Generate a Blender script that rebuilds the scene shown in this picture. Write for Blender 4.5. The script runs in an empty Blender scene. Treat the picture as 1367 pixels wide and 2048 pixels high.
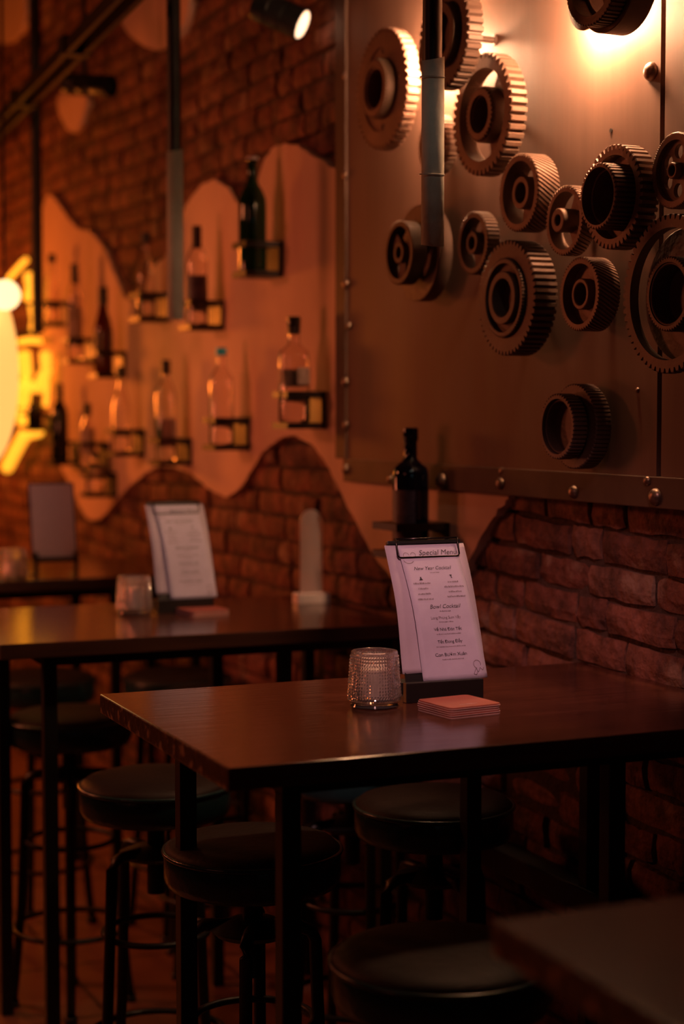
import bpy, bmesh, math, random
from mathutils import Vector, Matrix
from mathutils.geometry import tessellate_polygon
random.seed(7)
PI = math.pi
sc = bpy.context.scene
C = sc.collection

# ------------------------------------------------------------------ camera
FPX, YAW, PITCH, CAMZ = 3400.0, math.radians(24.69), math.radians(3.316), 1.486
W = 1.797                       # the wall's brick faces stand at x = W
TZ = 1.0                        # table tops
_F = Vector((math.sin(YAW)*math.cos(PITCH), math.cos(YAW)*math.cos(PITCH), -math.sin(PITCH)))
_R = Vector((math.cos(YAW), -math.sin(YAW), 0))
_U = _R.cross(_F)
EYE = Vector((0, 0, CAMZ))
cam = bpy.data.objects.new('camera', bpy.data.cameras.new('camera'))
C.objects.link(cam); sc.camera = cam
cam.matrix_world = Matrix.Translation(EYE) @ Matrix((_R, _U, -_F)).transposed().to_4x4()
cam.data.sensor_fit = 'VERTICAL'; cam.data.sensor_height = 36; cam.data.sensor_width = 24
cam.data.lens = FPX/2048*36
cam.data.clip_start = 0.02
cam.data.dof.use_dof = True
cam.data.dof.focus_distance = 2.92
cam.data.dof.aperture_fstop = 2.0
cam.data.dof.aperture_blades = 9

# ------------------------------------------------------------------ world, lights, exposure
sc.view_settings.view_transform = 'Standard'
sc.view_settings.look = 'None'
sc.view_settings.exposure = 0.0
sc.view_settings.gamma = 1.0
sc.view_settings.use_curve_mapping = False
wd = bpy.data.worlds.new('world'); sc.world = wd; wd.use_nodes = True
wd.node_tree.nodes['Background'].inputs[0].default_value = (0.9, 0.35, 0.2, 1)
wd.node_tree.nodes['Background'].inputs[1].default_value = 0.0006

def aim(o, target):
    d = Vector(target) - o.location
    o.rotation_euler = d.to_track_quat('-Z', 'Y').to_euler()
def area(name, loc, target, size, power, color):
    l = bpy.data.lights.new(name, 'AREA'); l.shape = 'DISK'; l.size = size; l.energy = power; l.color = color
    o = bpy.data.objects.new(name, l); C.objects.link(o); o.location = loc; aim(o, target); return o
def spot(name, loc, target, angle, power, color, radius=0.03, blend=0.6):
    l = bpy.data.lights.new(name, 'SPOT'); l.spot_size = math.radians(angle); l.energy = power; l.color = color
    l.shadow_soft_size = radius; l.spot_blend = blend
    o = bpy.data.objects.new(name, l); C.objects.link(o); o.location = loc; aim(o, target); return o
# added off-frame lights: warm fills from the left, spots aimed at the tables
area('neon_fill', (0.75, 7.7, 1.75), (1.8, 6.3, 1.6), 0.4, 24, (1.0, 0.20, 0.02))  # unseen fill added beside the neon to brighten the left wall
area('plaster_fill', (0.25, 4.85, 1.30), (1.8, 4.7, 1.5), 0.35, 5.0, (1.0, 0.20, 0.085))  # unseen fill added to brighten the plaster
area('room_fill', (-2.2, 1.6, 2.5), (1.8, 3.0, 1.1), 0.8, 2.6, (1.0, 0.24, 0.15))  # unseen warm fill added from the left
spot('table_fill_spot', (0.55, 0.9, 2.7), (1.52, 2.66, 1.07), 19.5, 125, (1.0, 0.46, 0.44), 0.05, 0.8)  # unseen spot added to light the first menu and nearby bricks
spot('second_table_fill_spot', (0.55, 2.2, 2.7), (1.38, 3.95, 1.05), 13, 17, (1.0, 0.54, 0.66), 0.05, 0.9)  # unseen spot added for the second menu
spot('third_table_fill_spot', (0.55, 3.6, 2.7), (1.33, 5.2, 1.08), 12, 5, (0.9, 0.62, 0.60), 0.05, 0.9)  # unseen spot added for the far menu board
spot('tube_fill_spot', (0.9, 1.3, 3.2), (1.43, 2.68, 1.95), 11, 9, (1.0, 0.88, 0.72), 0.04, 0.9)  # unseen spot added only to brighten the wrapped tube
area('floor_fill', (-1.2, 5.4, 2.4), (1.2, 4.4, 0.2), 0.5, 18, (1.0, 0.22, 0.08))  # unseen fill added to warm the floor and lower wall
area('cool_rim_fill', (0.2, -1.6, 2.2), (1.1, 2.6, 1.0), 0.2, 0.2, (0.40, 0.75, 0.85))  # unseen cool fill added for highlights on the stool rims

# ------------------------------------------------------------------ helpers
def ray(px, py):
    return _F + _R*((px-683.5)/FPX) + _U*((1024-py)/FPX)
def on_wall(px, py, off=0.0):
    d = ray(px, py); return EYE + d*((W-off)/d.x)
def on_z(px, py, z):
    d = ray(px, py); return EYE + d*((z-CAMZ)/d.z)
def at_dist(px, py, t): return EYE + ray(px, py)*t

def nodes(m):
    m.use_nodes = True; nt = m.node_tree; return nt, nt.nodes['Principled BSDF']
def mat(name, col, rough=0.5, metal=0.0, var=0.0, vscale=8.0, bump=0.0, bscale=40.0, spec=None, trans=0.0, ior=None,
        emit=None, estr=0.0, vscl3=(1, 1, 1), coat=0.0, rvar=0.0):
    m = bpy.data.materials.new(name); nt, b = nodes(m)
    b.inputs['Base Color'].default_value = (*col, 1); b.inputs['Roughness'].default_value = rough
    b.inputs['Metallic'].default_value = metal
    if spec is not None: b.inputs['Specular IOR Level'].default_value = spec
    if trans: b.inputs['Transmission Weight'].default_value = trans
    if ior: b.inputs['IOR'].default_value = ior
    if coat: b.inputs['Coat Weight'].default_value = coat; b.inputs['Coat Roughness'].default_value = 0.15
    if emit: b.inputs['Emission Color'].default_value = (*emit, 1); b.inputs['Emission Strength'].default_value = estr
    if var or bump or rvar:
        tc = nt.nodes.new('ShaderNodeTexCoord'); mp = nt.nodes.new('ShaderNodeMapping')
        mp.inputs['Scale'].default_value = vscl3; nt.links.new(tc.outputs['Object'], mp.inputs[0])
    if var or rvar:
        nz = nt.nodes.new('ShaderNodeTexNoise'); nz.inputs['Scale'].default_value = vscale; nz.inputs['Detail'].default_value = 6
        nz.inputs['Roughness'].default_value = 0.65
        nt.links.new(mp.outputs[0], nz.inputs['Vector'])
    if var:
        cr = nt.nodes.new('ShaderNodeValToRGB'); cr.color_ramp.elements[0].position = 0.3; cr.color_ramp.elements[1].position = 0.7
        cr.color_ramp.elements[0].color = (*[c*(1-var) for c in col], 1); cr.color_ramp.elements[1].color = (*[min(1, c*(1+var)) for c in col], 1)
        nt.links.new(nz.outputs[0], cr.inputs[0]); nt.links.new(cr.outputs[0], b.inputs['Base Color'])
    if rvar:
        mr = nt.nodes.new('ShaderNodeMapRange'); mr.inputs[1].default_value = 0.3; mr.inputs[2].default_value = 0.7
        mr.inputs[3].default_value = rough-rvar; mr.inputs[4].default_value = rough+rvar
        nt.links.new(nz.outputs[0], mr.inputs[0]); nt.links.new(mr.outputs[0], b.inputs['Roughness'])
    if bump:
        n2 = nt.nodes.new('ShaderNodeTexNoise'); n2.inputs['Scale'].default_value = bscale; n2.inputs['Detail'].default_value = 5
        nt.links.new(mp.outputs[0], n2.inputs['Vector'])
        bp = nt.nodes.new('ShaderNodeBump'); bp.inputs['Strength'].default_value = bump; bp.inputs['Distance'].default_value = 0.01
        nt.links.new(n2.outputs[0], bp.inputs['Height']); nt.links.new(bp.outputs[0], b.inputs['Normal'])
    return m

M = {}
M['plaster'] = mat('plaster', (0.66, 0.42, 0.31), 0.75, var=0.16, vscale=2.2, bump=0.5, bscale=9, vscl3=(1, 1, 0.5))
M['mortar'] = mat('mortar', (0.06, 0.03, 0.022), 0.95, var=0.35, vscale=14, bump=0.8, bscale=60)
M['panel'] = mat('bronze_panel', (0.165, 0.090, 0.064), 0.6, metal=0.08, spec=0.15, var=0.22, vscale=2.2, vscl3=(1, 3.5, 0.35), bump=0.04, bscale=6, rvar=0.08)
M['strip'] = mat('bronze_strip', (0.085, 0.047, 0.034), 0.6, metal=0.1, spec=0.2, var=0.25, vscale=6)
M['rivet'] = mat('rivet_metal', (0.22, 0.14, 0.105), 0.36, metal=0.8, var=0.2, vscale=30)
M['gear'] = mat('gear_paint', (0.20, 0.118, 0.085), 0.5, metal=0.3, var=0.2, vscale=12, bump=0.15, bscale=70)
M['gear_dark'] = mat('gear_dark_paint', (0.12, 0.070, 0.052), 0.52, metal=0.3, var=0.2, vscale=12, bump=0.15, bscale=70)
M['black'] = mat('black_steel', (0.012, 0.011, 0.011), 0.42, metal=0.2, var=0.3, vscale=20)
M['shelf'] = mat('dark_shelf_steel', (0.016, 0.009, 0.007), 0.4, metal=0.3, var=0.3, vscale=20)
M['vinyl'] = mat('dark_teal_vinyl', (0.012, 0.034, 0.038), 0.24, var=0.3, vscale=12, bump=0.15, bscale=60)  # teal tint partly stands in for a cool highlight on the band
M['vinyl_top'] = mat('worn_seat_vinyl', (0.014, 0.007, 0.006), 0.6, spec=0.25, var=0.4, vscale=9, bump=0.15, bscale=60)
M['paper'] = mat('menu_paper', (0.60, 0.55, 0.68), 0.8, var=0.06, vscale=16, bump=0.25, bscale=9)
M['paper_back'] = mat('back_sheet_paper', (0.53, 0.46, 0.54), 0.8, var=0.06, vscale=12, bump=0.1, bscale=14)
M['ink'] = mat('printed_ink', (0.035, 0.03, 0.04), 0.7, var=0.1)
M['ink_soft'] = mat('faint_printed_ink', (0.22, 0.17, 0.20), 0.7, var=0.1)
M['dark_wood'] = mat('holder_wood', (0.008, 0.005, 0.004), 0.5, var=0.3, vscale=16, vscl3=(1, 6, 6))
M['wire'] = mat('clip_wire', (0.05, 0.04, 0.04), 0.22, metal=0.9, var=0.2, vscale=40)
M['coaster'] = mat('terracotta_coaster', (0.33, 0.07, 0.042), 0.6, var=0.1, vscale=30)
M['coaster_edge'] = mat('pale_coaster_edge', (0.66, 0.42, 0.36), 0.7, var=0.1, vscale=60)
M['glass'] = mat('clear_glass', (1, 0.95, 0.92), 0.04, trans=0.94, ior=1.46, rvar=0.02, vscale=20)
M['bottle_clear'] = mat('clear_bottle_glass', (0.98, 0.93, 0.92), 0.03, trans=1.0, ior=1.45, rvar=0.02, vscale=10)
M['bottle_green'] = mat('dark_green_glass', (0.012, 0.05, 0.02), 0.06, trans=0.35, ior=1.5, rvar=0.03, vscale=10)
M['bottle_blue'] = mat('dark_blue_glass', (0.012, 0.012, 0.03), 0.06, trans=0.25, ior=1.5, rvar=0.03, vscale=10)
M['bottle_red'] = mat('dark_red_glass', (0.16, 0.02, 0.01), 0.06, trans=0.4, ior=1.5, rvar=0.03, vscale=10)
M['bottle_dark'] = mat('near_black_glass', (0.012, 0.014, 0.012), 0.1, spec=0.6, rvar=0.03, vscale=10)
M['cap_dark'] = mat('dark_bottle_cap', (0.03, 0.015, 0.012), 0.4, var=0.2)
M['cap_blue'] = mat('bright_blue_cap', (0.02, 0.62, 0.85), 0.4, var=0.1, emit=(0.02, 0.6, 0.9), estr=0.0)
M['cap_pale'] = mat('pale_foil_cap', (0.75, 0.6, 0.62), 0.35, var=0.1)
M['label_a'] = mat('bottle_label', (0.42, 0.27, 0.22), 0.6, var=0.35, vscale=40)
M['label_dark'] = mat('dark_bottle_label', (0.10, 0.07, 0.10), 0.5, var=0.5, vscale=50)
M['label_pale'] = mat('pale_bottle_label', (0.55, 0.42, 0.45), 0.6, var=0.35, vscale=60)
M['wax'] = mat('candle_wax', (0.85, 0.78, 0.74), 0.55, var=0.05, trans=0.0)
M['grey_wrap'] = mat('grey_paper_wrap', (0.44, 0.45, 0.39), 0.8, var=0.12, vscale=14, bump=0.2, bscale=30)
M['band'] = mat('rubber_band', (0.42, 0.40, 0.34), 0.6, var=0.1)
M['acrylic'] = mat('clear_acrylic', (0.95, 0.85, 0.85), 0.35, trans=0.72, ior=1.2, rvar=0.04, vscale=20)
M['white_base'] = mat('white_stand_base', (0.80, 0.68, 0.66), 0.5, var=0.05)
M['ceiling'] = mat('ceiling_paint', (0.05, 0.03, 0.025), 0.8, var=0.2, vscale=3)
M['dark_wall'] = mat('dark_wall_paint', (0.06, 0.03, 0.022), 0.8, var=0.2, vscale=3)
M['bulb'] = mat('lamp_disc', (1, 0.8, 0.6), 0.5, emit=(1.0, 0.52, 0.27), estr=600, var=0.02)
M['lens'] = mat('spot_lens', (1, 0.8, 0.6), 0.5, emit=(1.0, 0.62, 0.38), estr=2.2, var=0.02)
M['lantern'] = mat('glowing_shade', (1, 0.8, 0.5), 0.5, emit=(1.0, 0.47, 0.11), estr=1.25, var=0.02)
M['lantern_ball'] = mat('glowing_ball', (1, 0.9, 0.7), 0.5, emit=(1.0, 0.66, 0.30), estr=2.0, var=0.02)
M['neon'] = mat('yellow_neon', (1, 0.7, 0.2), 0.5, emit=(1.0, 0.37, 0.02), estr=1.7, var=0.02)

# old bricks: colour from a per-brick attribute
def brick_mat():
    m = bpy.data.materials.new('old_brick'); nt, b = nodes(m); N = nt.nodes.new; L = nt.links.new
    at = N('ShaderNodeAttribute'); at.attribute_name = 'brickrand'
    cr = N('ShaderNodeValToRGB'); e = cr.color_ramp.elements
    e[0].position = 0; e[0].color = (0.14, 0.048, 0.034, 1); e[1].position = 1; e[1].color = (0.24, 0.105, 0.075, 1)
    for p, c in ((0.3, (0.19, 0.062, 0.042, 1)), (0.6, (0.22, 0.075, 0.050, 1)), (0.85, (0.235, 0.088, 0.06, 1))):
        k = e.new(p); k.color = c
    L(at.outputs['Fac'], cr.inputs[0])
    tc = N('ShaderNodeTexCoord')
    nz = N('ShaderNodeTexNoise'); nz.inputs['Scale'].default_value = 16; nz.inputs['Detail'].default_value = 9; nz.inputs['Roughness'].default_value = 0.7
    L(tc.outputs['Object'], nz.inputs['Vector'])
    cr2 = N('ShaderNodeValToRGB'); cr2.color_ramp.elements[0].position = 0.36; cr2.color_ramp.elements[1].position = 0.66
    cr2.color_ramp.elements[0].color = (0.28, 0.26, 0.26, 1); cr2.color_ramp.elements[1].color = (1.25, 1.2, 1.15, 1)
    L(nz.outputs[0], cr2.inputs[0])
    mx = N('ShaderNodeMix'); mx.data_type = 'RGBA'; mx.blend_type = 'MULTIPLY'; mx.inputs[0].default_value = 1
    L(cr.outputs[0], mx.inputs[6]); L(cr2.outputs[0], mx.inputs[7])
    n3 = N('ShaderNodeTexNoise'); n3.inputs['Scale'].default_value = 9; n3.inputs['Detail'].default_value = 8
    L(tc.outputs['Object'], n3.inputs['Vector'])
    cr3 = N('ShaderNodeValToRGB'); cr3.color_ramp.elements[0].position = 0.60; cr3.color_ramp.elements[1].position = 0.68
    L(n3.outputs[0], cr3.inputs[0])
    m2 = N('ShaderNodeMix'); m2.data_type = 'RGBA'; m2.inputs[7].default_value = (0.27, 0.15, 0.105, 1)
    L(cr3.outputs[0], m2.inputs[0]); L(mx.outputs[2], m2.inputs[6]); L(m2.outputs[2], b.inputs['Base Color'])
    n2 = N('ShaderNodeTexNoise'); n2.inputs['Scale'].default_value = 38; n2.inputs['Detail'].default_value = 8
    L(tc.outputs['Object'], n2.inputs['Vector'])
    bp = N('ShaderNodeBump'); bp.inputs['Strength'].default_value = 0.9; bp.inputs['Distance'].default_value = 0.012
    L(n2.outputs[0], bp.inputs['Height']); L(bp.outputs[0], b.inputs['Normal'])
    b.inputs['Roughness'].default_value = 0.85
    return m
M['brick'] = brick_mat()

def wood_mat(name, c0, c1, rough):
    m = bpy.data.materials.new(name); nt, b = nodes(m); N = nt.nodes.new; L = nt.links.new
    tc = N('ShaderNodeTexCoord'); mp = N('ShaderNodeMapping'); mp.inputs['Scale'].default_value = (2.0, 34, 34)
    L(tc.outputs['Object'], mp.inputs[0])
    nz = N('ShaderNodeTexNoise'); nz.inputs['Scale'].default_value = 2.4; nz.inputs['Detail'].default_value = 7; nz.inputs['Distortion'].default_value = 0.6
    L(mp.outputs[0], nz.inputs['Vector'])
    cr = N('ShaderNodeValToRGB'); cr.color_ramp.elements[0].position = 0.3; cr.color_ramp.elements[1].position = 0.72
    cr.color_ramp.elements[0].color = (*c0, 1); cr.color_ramp.elements[1].color = (*c1, 1)
    L(nz.outputs[0], cr.inputs[0])
    # plank tone
    mp2 = N('ShaderNodeMapping'); mp2.inputs['Scale'].default_value = (1.1, 5.2, 1)
    L(tc.outputs['Object'], mp2.inputs[0])
    br = N('ShaderNodeTexBrick'); br.inputs['Scale'].default_value = 2.0; br.inputs['Mortar Size'].default_value = 0.004
    br.inputs['Color1'].default_value = (0.8, 0.8, 0.8, 1); br.inputs['Color2'].default_value = (1.1, 1.1, 1.1, 1); br.inputs['Mortar'].default_value = (0.45, 0.45, 0.45, 1)
    L(mp2.outputs[0], br.inputs['Vector'])
    mx = N('ShaderNodeMix'); mx.data_type = 'RGBA'; mx.blend_type = 'MULTIPLY'; mx.inputs[0].default_value = 1
    L(cr.outputs[0], mx.inputs[6]); L(br.outputs[0], mx.inputs[7]); L(mx.outputs[2], b.inputs['Base Color'])
    bp = N('ShaderNodeBump'); bp.inputs['Strength'].default_value = 0.12; bp.inputs['Distance'].default_value = 0.004
    L(nz.outputs[0], bp.inputs['Height']); L(bp.outputs[0], b.inputs['Normal'])
    b.inputs['Roughness'].default_value = rough
    return m
M['table'] = wood_mat('dark_varnished_wood', (0.055, 0.016, 0.010), (0.105, 0.032, 0.019), 0.17)
M['edge'] = wood_mat('table_edge_wood', (0.10, 0.040, 0.028), (0.17, 0.068, 0.045), 0.35)
def worn_mat():
    m = bpy.data.materials.new('worn_table_end'); nt, b = nodes(m); N = nt.nodes.new; L = nt.links.new
    tc = N('ShaderNodeTexCoord'); nz = N('ShaderNodeTexNoise'); nz.inputs['Scale'].default_value = 46; nz.inputs['Detail'].default_value = 7
    L(tc.outputs['Object'], nz.inputs['Vector'])
    cr = N('ShaderNodeValToRGB'); cr.color_ramp.elements[0].position = 0.55; cr.color_ramp.elements[1].position = 0.66
    cr.color_ramp.elements[0].color = (0.06, 0.030, 0.022, 1); cr.color_ramp.elements[1].color = (0.45, 0.27, 0.18, 1)
    L(nz.outputs[0], cr.inputs[0]); L(cr.outputs[0], b.inputs['Base Color'])
    bp = N('ShaderNodeBump'); bp.inputs['Strength'].default_value = 0.7; bp.inputs['Distance'].default_value = 0.004
    L(nz.outputs[0], bp.inputs['Height']); L(bp.outputs[0], b.inputs['Normal'])
    b.inputs['Roughness'].default_value = 0.35
    return m
M['worn'] = worn_mat()
def floor_mat():
    m = bpy.data.materials.new('floor_tiles'); nt, b = nodes(m); N = nt.nodes.new; L = nt.links.new
    tc = N('ShaderNodeTexCoord')
    br = N('ShaderNodeTexBrick'); br.offset = 0; br.inputs['Scale'].default_value = 1.0; br.inputs['Brick Width'].default_value = 0.4; br.inputs['Row Height'].default_value = 0.4
    br.inputs['Mortar Size'].default_value = 0.006
    br.inputs['Color1'].default_value = (0.20, 0.085, 0.055, 1); br.inputs['Color2'].default_value = (0.24, 0.105, 0.068, 1); br.inputs['Mortar'].default_value = (0.06, 0.03, 0.02, 1)
    L(tc.outputs['Object'], br.inputs['Vector']); L(br.outputs[0], b.inputs['Base Color'])
    nz = N('ShaderNodeTexNoise'); nz.inputs['Scale'].default_value = 9; L(tc.outputs['Object'], nz.inputs['Vector'])
    mr = N('ShaderNodeMapRange'); mr.inputs[3].default_value = 0.25; mr.inputs[4].default_value = 0.5
    L(nz.outputs[0], mr.inputs[0]); L(mr.outputs[0], b.inputs['Roughness'])
    return m
M['floor'] = floor_mat()

def obj(name, bm, m, parent=None, smooth=False, angle=None):
    me = bpy.data.meshes.new(name)
    bmesh.ops.recalc_face_normals(bm, faces=bm.faces[:])
    bm.to_mesh(me); bm.free()
    ms = m if isinstance(m, (list, tuple)) else [m]
    for k in ms: me.materials.append(k)
    if smooth:
        for p in me.polygons: p.use_smooth = True
        if angle: me.set_sharp_from_angle(angle=math.radians(angle))
    o = bpy.data.objects.new(name, me); C.objects.link(o)
    if parent: o.parent = parent
    return o
def tag(o, label, cat, group=None):
    o['label'] = label; o['category'] = cat
    if group: o['group'] = group
    return o
def thing(name, label, cat, loc=(0, 0, 0), rz=0, group=None):
    o = bpy.data.objects.new(name, None); C.objects.link(o); o.empty_display_size = 0.05
    o.location = loc; o.rotation_euler = (0, 0, rz); return tag(o, label, cat, group)
def struct(name, bm, m, smooth=False):
    o = obj(name, bm, m, None, smooth); o['kind'] = 'structure'; return o
def box(bm, a, b, bev=0.0, mi=0):
    r = bmesh.ops.create_cube(bm, size=1)
    for v in r['verts']:
        v.co = Vector(((a[0]+b[0])/2 + v.co.x*(b[0]-a[0]), (a[1]+b[1])/2 + v.co.y*(b[1]-a[1]), (a[2]+b[2])/2 + v.co.z*(b[2]-a[2])))
    fs = list({f for v in r['verts'] for f in v.link_faces})
    for f in fs: f.material_index = mi
    if bev:
        es = list({e for v in r['verts'] for e in v.link_edges})
        bmesh.ops.bevel(bm, geom=es, offset=bev, segments=2, affect='EDGES', profile=0.6)
    return r['verts']
def lathe(bm, prof, n=32, mtx=None, close=True, mi=0):
    """prof: list of (r, z); closed outline -> ring, open ends at r=0 -> solid"""
    rings = []
    for r, z in prof:
        if r < 1e-6: rings.append([bm.verts.new((0, 0, z))])
        else: rings.append([bm.verts.new((r*math.cos(2*PI*k/n), r*math.sin(2*PI*k/n), z)) for k in range(n)])
    seq = list(range(len(rings)))
    pairs = list(zip(seq[:-1], seq[1:]))
    if close and len(rings[0]) > 1 and len(rings[-1]) > 1: pairs.append((seq[-1], seq[0]))
    for a, b in pairs:
        A, B = rings[a], rings[b]
        for k in range(n):
            k2 = (k+1) % n
            if len(A) == 1 and len(B) == 1: continue
            if len(A) == 1: f = bm.faces.new((A[0], B[k], B[k2]))
            elif len(B) == 1: f = bm.faces.new((A[k], A[k2], B[0]))
            else: f = bm.faces.new((A[k], A[k2], B[k2], B[k]))
            f.material_index = mi
    vs = [v for r in rings for v in r]
    if mtx: bmesh.ops.transform(bm, matrix=mtx, verts=vs)
    return vs
def tube(bm, pts, r, n=10, closed=False, caps=True):
    pts = [Vector(p) for p in pts]; rings = []
    m = len(pts)
    for i, p in enumerate(pts):
        if closed: t = pts[(i+1) % m] - pts[i-1]
        else: t = pts[min(i+1, m-1)] - pts[max(i-1, 0)]
        t.normalize()
        up = Vector((0, 0, 1)) if abs(t.z) < 0.95 else Vector((1, 0, 0))
        a = t.cross(up).normalized(); b = t.cross(a).normalized()
        rr = r[i] if isinstance(r, (list, tuple)) else r
        rings.append([bm.verts.new(p + a*rr*math.cos(2*PI*k/n) + b*rr*math.sin(2*PI*k/n)) for k in range(n)])
    for i in range(m if closed else m-1):
        A, B = rings[i], rings[(i+1) % m]
        for k in range(n): bm.faces.new((A[k], A[(k+1) % n], B[(k+1) % n], B[k]))
    if not closed and caps: bm.faces.new(rings[0]); bm.faces.new(rings[-1][::-1])
def prism(bm, outer, z0, z1, holes=(), mi=0):
    """extruded plate in local XY with holes"""
    loops = [list(outer)] + [list(h) for h in holes]
    flat = [p for l in loops for p in l]
    tris = tessellate_polygon([[Vector((p[0], p[1], 0)) for p in l] for l in loops])
    lo = [bm.verts.new((p[0], p[1], z0)) for p in flat]; hi = [bm.verts.new((p[0], p[1], z1)) for p in flat]
    for t in tris:
        if len(set(t)) < 3: continue
        try:
            bm.faces.new([hi[k] for k in t]); bm.faces.new([lo[k] for k in t][::-1])
        except ValueError: pass
    s = 0
    for l in loops:
        n = len(l)
        for k in range(n): bm.faces.new((lo[s+k], lo[s+(k+1) % n], hi[s+(k+1) % n], hi[s+k]))
        s += n
    for f in bm.faces: f.material_index = f.material_index or mi
    return lo+hi
def circ(r, n=24, cx=0, cy=0): return [(cx+r*math.cos(2*PI*k/n), cy+r*math.sin(2*PI*k/n)) for k in range(n)]
def copy_tree(o, parent=None):
    c = o.copy(); C.objects.link(c)
    if parent: c.parent = parent
    for ch in list(o.children): copy_tree(ch, c)
    return c
def smooth_loop(pts, it=2):
    for _ in range(it):
        q = []
        for i in range(len(pts)):
            a, b = Vector(pts[i]), Vector(pts[(i+1) % len(pts)])
            q += [a*0.75+b*0.25, a*0.25+b*0.75]
        pts = q
    return pts

# ------------------------------------------------------------------ the room
Y0, Y1, ZC = -2.6, 9.6, 3.35
bm = bmesh.new(); box(bm, (-4.2, Y0, -0.1), (W+0.3, Y1, 0)); struct('floor', bm, M['floor'])
bm = bmesh.new(); box(bm, (-4.2, Y0, ZC), (W+0.3, Y1, ZC+0.1)); struct('ceiling', bm, M['ceiling'])
bm = bmesh.new(); box(bm, (-4.3, Y0, 0), (-4.2, Y1, ZC)); struct('wall_left', bm, M['dark_wall'])
bm = bmesh.new(); box(bm, (-4.2, Y1, 0), (W+0.3, Y1+0.1, ZC)); struct('wall_far', bm, M['dark_wall'])
bm = bmesh.new(); box(bm, (-4.2, Y0-0.1, 0), (W+0.3, Y0, ZC)); struct('wall_near', bm, M['dark_wall'])
# brick wall: real bricks proud of a mortar bed, one mesh
bm = bmesh.new()
box(bm, (W+0.013, Y0, 0), (W+0.3, Y1, ZC), mi=1)
col = bm.loops.layers.float.new('brickrand') if False else bm.faces.layers.float.new('brickrand')
course = 0.067; z = 0.004; row = 0
rb = random.Random(3)
def wob(y): return 0.012*math.sin(y*1.9+1)+0.006*math.sin(y*4.3)
while z < ZC-course:
    y = 1.2 - rb.random()*0.2
    while y < Y1-0.3:
        Lb = rb.choice((0.19, 0.21, 0.2, 0.1, 0.16)) * rb.uniform(0.92, 1.06)
        h = course - rb.uniform(0.008, 0.014); pr = rb.uniform(-0.006, 0.006)
        if rb.random() < 0.04: pr = 0.011
        tilt = rb.uniform(-0.004, 0.004)
        nx, nz_ = 5, 3; g = []
        for j in range(nz_+1):
            g.append([])
            for i in range(nx+1):
                fy, fz = i/nx, j/nz_
                ey = min(fy, 1-fy); ez = min(fz, 1-fz)
                yy = y + fy*Lb; zz = z + fz*h + wob(yy) + tilt*(fy-0.5)
                if i in (0, nx): yy += rb.uniform(-0.003, 0.003)
                if j in (0, nz_): zz += rb.uniform(-0.003, 0.003)
                edge = (0.0045 if i in (0, nx) else 0) + (0.0045 if j in (0, nz_) else 0)
                g[-1].append(bm.verts.new((W + pr + edge + rb.uniform(-0.0016, 0.0016), yy, zz)))
        cv = rb.random()
        fs = []
        for j in range(nz_):
            for i in range(nx): fs.append(bm.faces.new((g[j][i], g[j][i+1], g[j+1][i+1], g[j+1][i])))
        rim = [g[0][i] for i in range(nx+1)] + [g[j][nx] for j in range(1, nz_+1)] + [g[nz_][i] for i in range(nx-1, -1, -1)] + [g[j][0] for j in range(nz_-1, 0, -1)]
        back = [bm.verts.new((W+0.02, v.co.y, v.co.z)) for v in rim]
        for k in range(len(rim)):
            k2 = (k+1) % len(rim); fs.append(bm.faces.new((rim[k], rim[k2], back[k2], back[k])))
        for f in fs: f[col] = cv
        y += Lb + rb.uniform(0.008, 0.014)
    z += course; row += 1
wall = struct('wall_right', bm, [M['brick'], M['mortar']])
for p in wall.data.polygons: p.use_smooth = False

# plaster: thick ragged coats left on the bricks
def plaster(name, pts, th=0.018, off=0.0):
    P = [on_wall(x, y, off) for x, y in pts]
    loop = smooth_loop([(p.y, p.z) for p in P], 2)
    r2 = random.Random(len(pts)); loop = [(a+r2.uniform(-.004, .004), b+r2.uniform(-.004, .004)) for a, b in loop]
    bm = bmesh.new(); vs = prism(bm, loop, 0, 1)
    for v in vs:
        v.co = Vector((W+0.014 if v.co.z < 0.5 else W-th, v.co.x, v.co.y))
    bmesh.ops.bevel(bm, geom=[e for e in bm.edges if all(abs(v.co.x-(W-th)) < 1e-6 for v in e.verts) and any(abs(f.normal.x) < 0.5 for f in e.link_faces)], offset=0.004, segments=2, affect='EDGES') if False else None
    o = struct(name, bm, M['plaster']); return o
plaster('trim_1', [(84, 600), (80, 520), (88, 440), (98, 396), (110, 390), (125, 406), (145, 438), (165, 458), (190, 462), (208, 482), (224, 512), (242, 560), (264, 606), (287, 592), (305, 560), (325, 527), (348, 505), (360, 478), (372, 432), (398, 383), (430, 358), (456, 366), (478, 392), (500, 425), (516, 400), (530, 348), (546, 308), (570, 289), (600, 288), (640, 312), (675, 338), (705, 348), (800, 500), (900, 800), (1034, 980), (1030, 998), (1008, 1022), (985, 1060), (960, 1105), (935, 1150), (900, 1185), (860, 1195), (820, 1182), (790, 1150), (760, 1110), (720, 1040), (690, 972), (660, 917), (630, 883), (600, 871), (570, 876), (540, 899), (510, 945), (490, 980), (465, 995), (435, 984), (405, 955), (370, 935), (330, 931), (295, 948), (265, 975), (235, 1010), (215, 1034), (193, 1043), (175, 1028), (155, 982), (135, 945), (115, 900), (100, 820), (90, 700)])
plaster('trim_2', [(228, -80), (233, 15), (262, 62), (290, 92), (322, 101), (348, 95), (375, 60), (390, 20), (398, -80)])
plaster('trim_3', [(120, 190), (130, 240), (150, 268), (165, 262), (178, 230), (186, 188), (150, 178)])
plaster('trim_4', [(-60, -60), (-50, 60), (10, 95), (50, 70), (62, 20), (60, -60)])

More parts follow.
